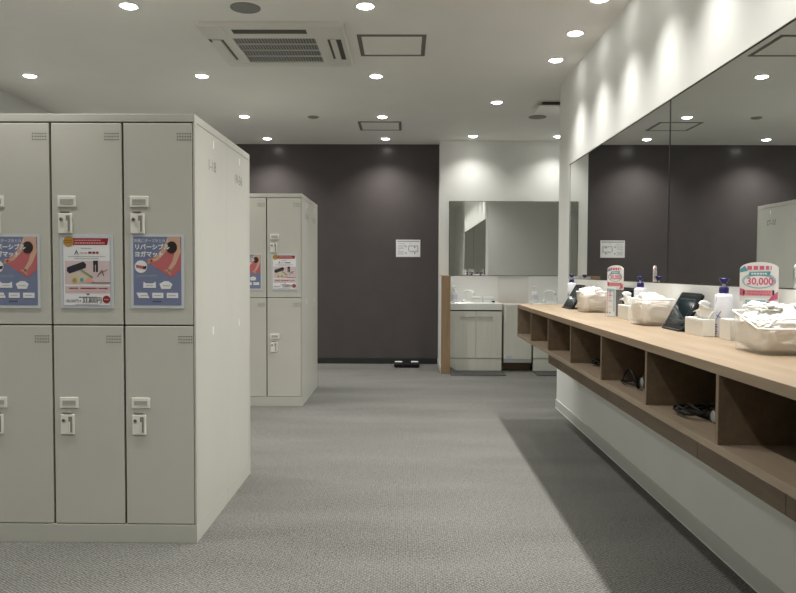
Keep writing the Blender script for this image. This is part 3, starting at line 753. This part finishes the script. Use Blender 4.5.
def pump_bottle(x, y, label):
    r = thing('pump_bottle', (x, y, CH), label, 'bottle', 'white pump bottles with navy pumps')
    b = MB().lathe([(0,0),(.028,0),(.032,.004),(.032,.156),(.029,.164),(.014,.169),(.014,.173),(0,.173)], M_BOTTLE, sx=1., sy=1.1); b.build('bottle', r)
    p = MB().lathe([(0,.169),(.018,.169),(.018,.191),(.012,.195),(0,.195)], M_NAVY, seg=22)
    p.lathe([(.006,.194),(.006,.207)], M_WHITE, seg=14)
    p.lathe([(.006,.205),(.011,.207),(.018,.222),(.018,.227),(0,.229)], M_NAVY, seg=20).tube([(0,0,.223),(0,.026,.224),(0,.034,.218)], .0045, M_NAVY, 8)
    p.build('pump', r)
    f = MB()
    def wrap(a, z): return ((.0324)*math.cos(a), .0324*1.1*math.sin(a), z)
    def stroke(a0, z0, a1, z1, wd):
        n_ = 6
        for k in range(n_):
            t0, t1 = k/n_, (k+1)/n_; aa, ab = a0+(a1-a0)*t0, a0+(a1-a0)*t1; za, zc = z0+(z1-z0)*t0, z0+(z1-z0)*t1
            f.poly([wrap(aa, za-wd), wrap(ab, zc-wd), wrap(ab, zc+wd), wrap(aa, za+wd)], M_PRINTB)
    c0 = -2.55
    stroke(c0-.45, .062, c0+.25, .100, .003); stroke(c0-.05, .058, c0+.05, .094, .004); stroke(c0-.3, .084, c0+.5, .070, .0025)
    for k in range(5): stroke(c0-.55, .012+.009*k, c0-.2+.08*(k%2), .012+.009*k, .0022)
    stroke(c0-.5, .13, c0-.3, .152, .003)
    f.build('blue_print', r, recalc=False)
pump_bottle(1.234, 5.30, 'white pump bottle with navy pump at the far left end of the counter')
pump_bottle(1.234, 3.75, 'white pump bottle with navy pump behind the middle basket')
pump_bottle(1.234, 2.77, 'white pump bottle with navy pump near the 30,000 sign, fully visible')

def promo(x, y, rz, lean, label):
    r = thing('promotion_stand', (x, y, CH), label, 'sign stand', 'sign stands with 30,000 boards', rz)
    W = .062
    # clear acrylic back with a foot
    MB().box(-.05, .05, -.0018, .0, .004, .235, M_ACRYL).box(-.04, .05, -.045, .012, 0, .004, M_ACRYL, .001).box(-.037, .034, -.038, -.036, .004, .12, M_ACRYL).build('acrylic_holder', r)
    MB().box(-.012, .045, .001, .011, .0045, .150, M_BLACK, .003).build('back_support', r)
    l = MB().box(-.035, .032, -.034, -.028, .0045, .160, M_PWHITE, .001).build('leaflets', r)
    f = Flat(); f.rect(-.033,.030,.140,.157, M_PLTEAL, 1); f.rect(.016,.030,.03,.137, M_PLTEAL, 1); f.rect(-.018,.010,.085,.09, M_PINK2, 1); f.rect(-.018,.010,.116,.122, M_PINK2, 1); f.rect(-.010,-.004,.10,.150, M_PINK2, 2)
    f.rect(-.031,-.024,.02,.137, M_PLPINK, 1); f.disc(-.026,.022,.005, M_PCHAR, 2, 10); f.disc(-.008,.022,.005, M_PCHAR, 2, 10); f.line(-.018,.010,.055,.006, M_PLPINK, 1)
    bmesh.ops.translate(f.bm, verts=f.bm.verts, vec=(0,-.0342,0)); f.build('leaflet_print', l, recalc=False)
    # arched board
    pts = [(-W, .150), (W, .150), (W, .262)] + [(W*math.cos(a), .262+.024*math.sin(a)) for a in [PI*k/14 for k in range(1, 14)]] + [(-W, .262)]
    bd = MB().prism(pts, -.006, -.002, mat('sign_board_white', (.80,.78,.76), .4)).build('sign_board', r)
    f = Flat()
    f.shape([(-W+.001,.262),(-.045,.274),(-.036,.256),(-W+.001,.250)], M_TEAL, 1)
    f.line(-.038, .040, .266, .013, M_PINK2, 2)
    f.disc(0, .222, .055, M_PLTEAL, 1, 32, .027); f.disc(0,.219,.047, mat('sign_board_white', (.8,.78,.76)), 2, 32, .020)
    f.shape([(-.034,.238),(.034,.240),(.038,.254),(-.030,.252)], M_TEAL, 3); f.line(-.024,.026,.246,.006, M_PWHITE, 4)
    f.text('30,000', .004, .219, .034, M_PINK2, 4, sx=.92, bold=.0008); f.text('円', .047, .217, .014, M_PINK2, 4)
    f.rect(-.048,.048,.170,.190, M_PLPINK, 1); f.line(-.036,.038,.184,.005, M_PINK2, 2); f.line(-.036,.038,.176,.005, M_PINK2, 2)
    f.shape([(-W+.001,.196),(-.046,.192),(-.046,.168),(-W+.001,.172)], M_PINK2, 2); f.shape([(W-.001,.186),(.040,.168),(.030,.152),(W-.001,.160)], M_PINK2, 2)
    f.rect(-.050,-.044,.174,.188, M_PCHAR, 3); f.rect(.044,.050,.174,.190, M_PCHAR, 3)
    bmesh.ops.translate(f.bm, verts=f.bm.verts, vec=(0,-.0062,0)); f.build('board_print', bd, recalc=False)
    return r
promo(1.214, 2.455, -.75, 0, 'sign stand with arched 30,000 board behind the near basket')
promo(1.176, 3.99, -1.1, 0, 'sign stand with arched board and leaflets left of the middle tablet, turned sideways')

# hair dryers in the cubby holes
def dryer(x, y, rz, label, stand=False):
    r = thing('hair_dryer', (x, y, CS1), label, 'hair dryer', 'black hair dryers in the cubby holes', rz)
    Mx = Matrix.Translation((0,0,.038)) @ Matrix.Rotation(PI/2, 4, 'Y')
    MB().lathe([(0,-.075),(.020,-.074),(.034,-.062),(.037,-.03),(.036,.02),(.030,.055),(.026,.085),(.024,.088),(.021,.086),(0,.080)], M_BLACK, M=Mx, seg=24).build('barrel', r)
    MB().lathe([(.019,-.0765),(.017,-.0785),(.010,-.079),(0,-.079)], M_DSTEEL, M=Mx, seg=24).build('intake_ring', r)
    MB().tube([(-.02,.01,.036),(-.03,.05,.030),(-.035,.10,.024),(-.03,.14,.020)], .016, M_BLACK, 12, rs=[.022,.018,.017,.015]).build('handle', r)
    if stand: cp = [(-.03,.14,.018), (-.035,.17,.012)] + [(-.085+.012*math.sin(2*a), .12+.095*math.cos(a), .012+.066*max(0, math.sin(a))**.6) for a in [PI*k/14 for k in range(0, 29)]]
    else: cp = [(-.03,.14,.018)] + [(-.03+.075*math.sin(a)*(1+.1*math.sin(3*a)), .21+.085*math.cos(a), .010+.012*abs(math.sin(1.5*a))) for a in [PI+2*PI*k/22 for k in range(0, 44)]]
    b = MB().tube(cp, .0046, M_CORD, 8)
    if not stand: b.tube([(-.06+.05*math.cos(a)+.01*math.sin(3*a), .19+.075*math.sin(a), .023+.014*math.sin(2*a+1)) for a in [2*PI*k/24 for k in range(25)]], .0046, M_CORD, 8).tube([(-.02+.045*math.cos(a), .20+.06*math.sin(a)+.01*math.cos(2*a), .024+.012*math.cos(2*a)) for a in [2*PI*k/24 for k in range(25)]], .0046, M_CORD, 8)
    b.build('cord', r)
    return r
dryer(1.005, 2.137, 0., 'black hair dryer with coiled cord and grey intake ring, largest-looking dryer, in the nearer cubby')
dryer(1.01, 2.80, .0, 'black hair dryer with upright cord loop, in the cubby between the other two dryers', True)
dryer(1.05, 3.36, .0, 'black hair dryer hardly visible in shadow, in the farthest cubby that holds a dryer')

# ---------------------------------------------------------------- camera, world, view
cd = bpy.data.cameras.new('camera'); cam = bpy.data.objects.new('camera', cd); C.objects.link(cam)
cd.sensor_fit = 'HORIZONTAL'; cd.sensor_width = 36; cd.lens = FL/796*36; cd.clip_start = .05
cam.matrix_world = Matrix.Translation((0,0,CAM_H)) @ Matrix.Rotation(YAW, 4, 'Z') @ Matrix.Rotation(PI/2-PITCH, 4, 'X') @ Matrix.Rotation(ROLL, 4, 'Z')
S = bpy.context.scene; S.camera = cam
w = bpy.data.worlds.new('world'); S.world = w; w.use_nodes = True
w.node_tree.nodes['Background'].inputs['Color'].default_value = (.8,.85,.9,1); w.node_tree.nodes['Background'].inputs['Strength'].default_value = .02
S.view_settings.view_transform = 'Standard'; S.view_settings.look = 'None'; S.view_settings.gamma = 1; S.view_settings.use_curve_mapping = False
S.view_settings.exposure = 0.6
S.cycles.use_denoising = True; S.cycles.caustics_reflective = False; S.cycles.caustics_refractive = False
S.cycles.max_bounces = 14; S.cycles.diffuse_bounces = 8; S.cycles.glossy_bounces = 6; S.cycles.transparent_max_bounces = 12
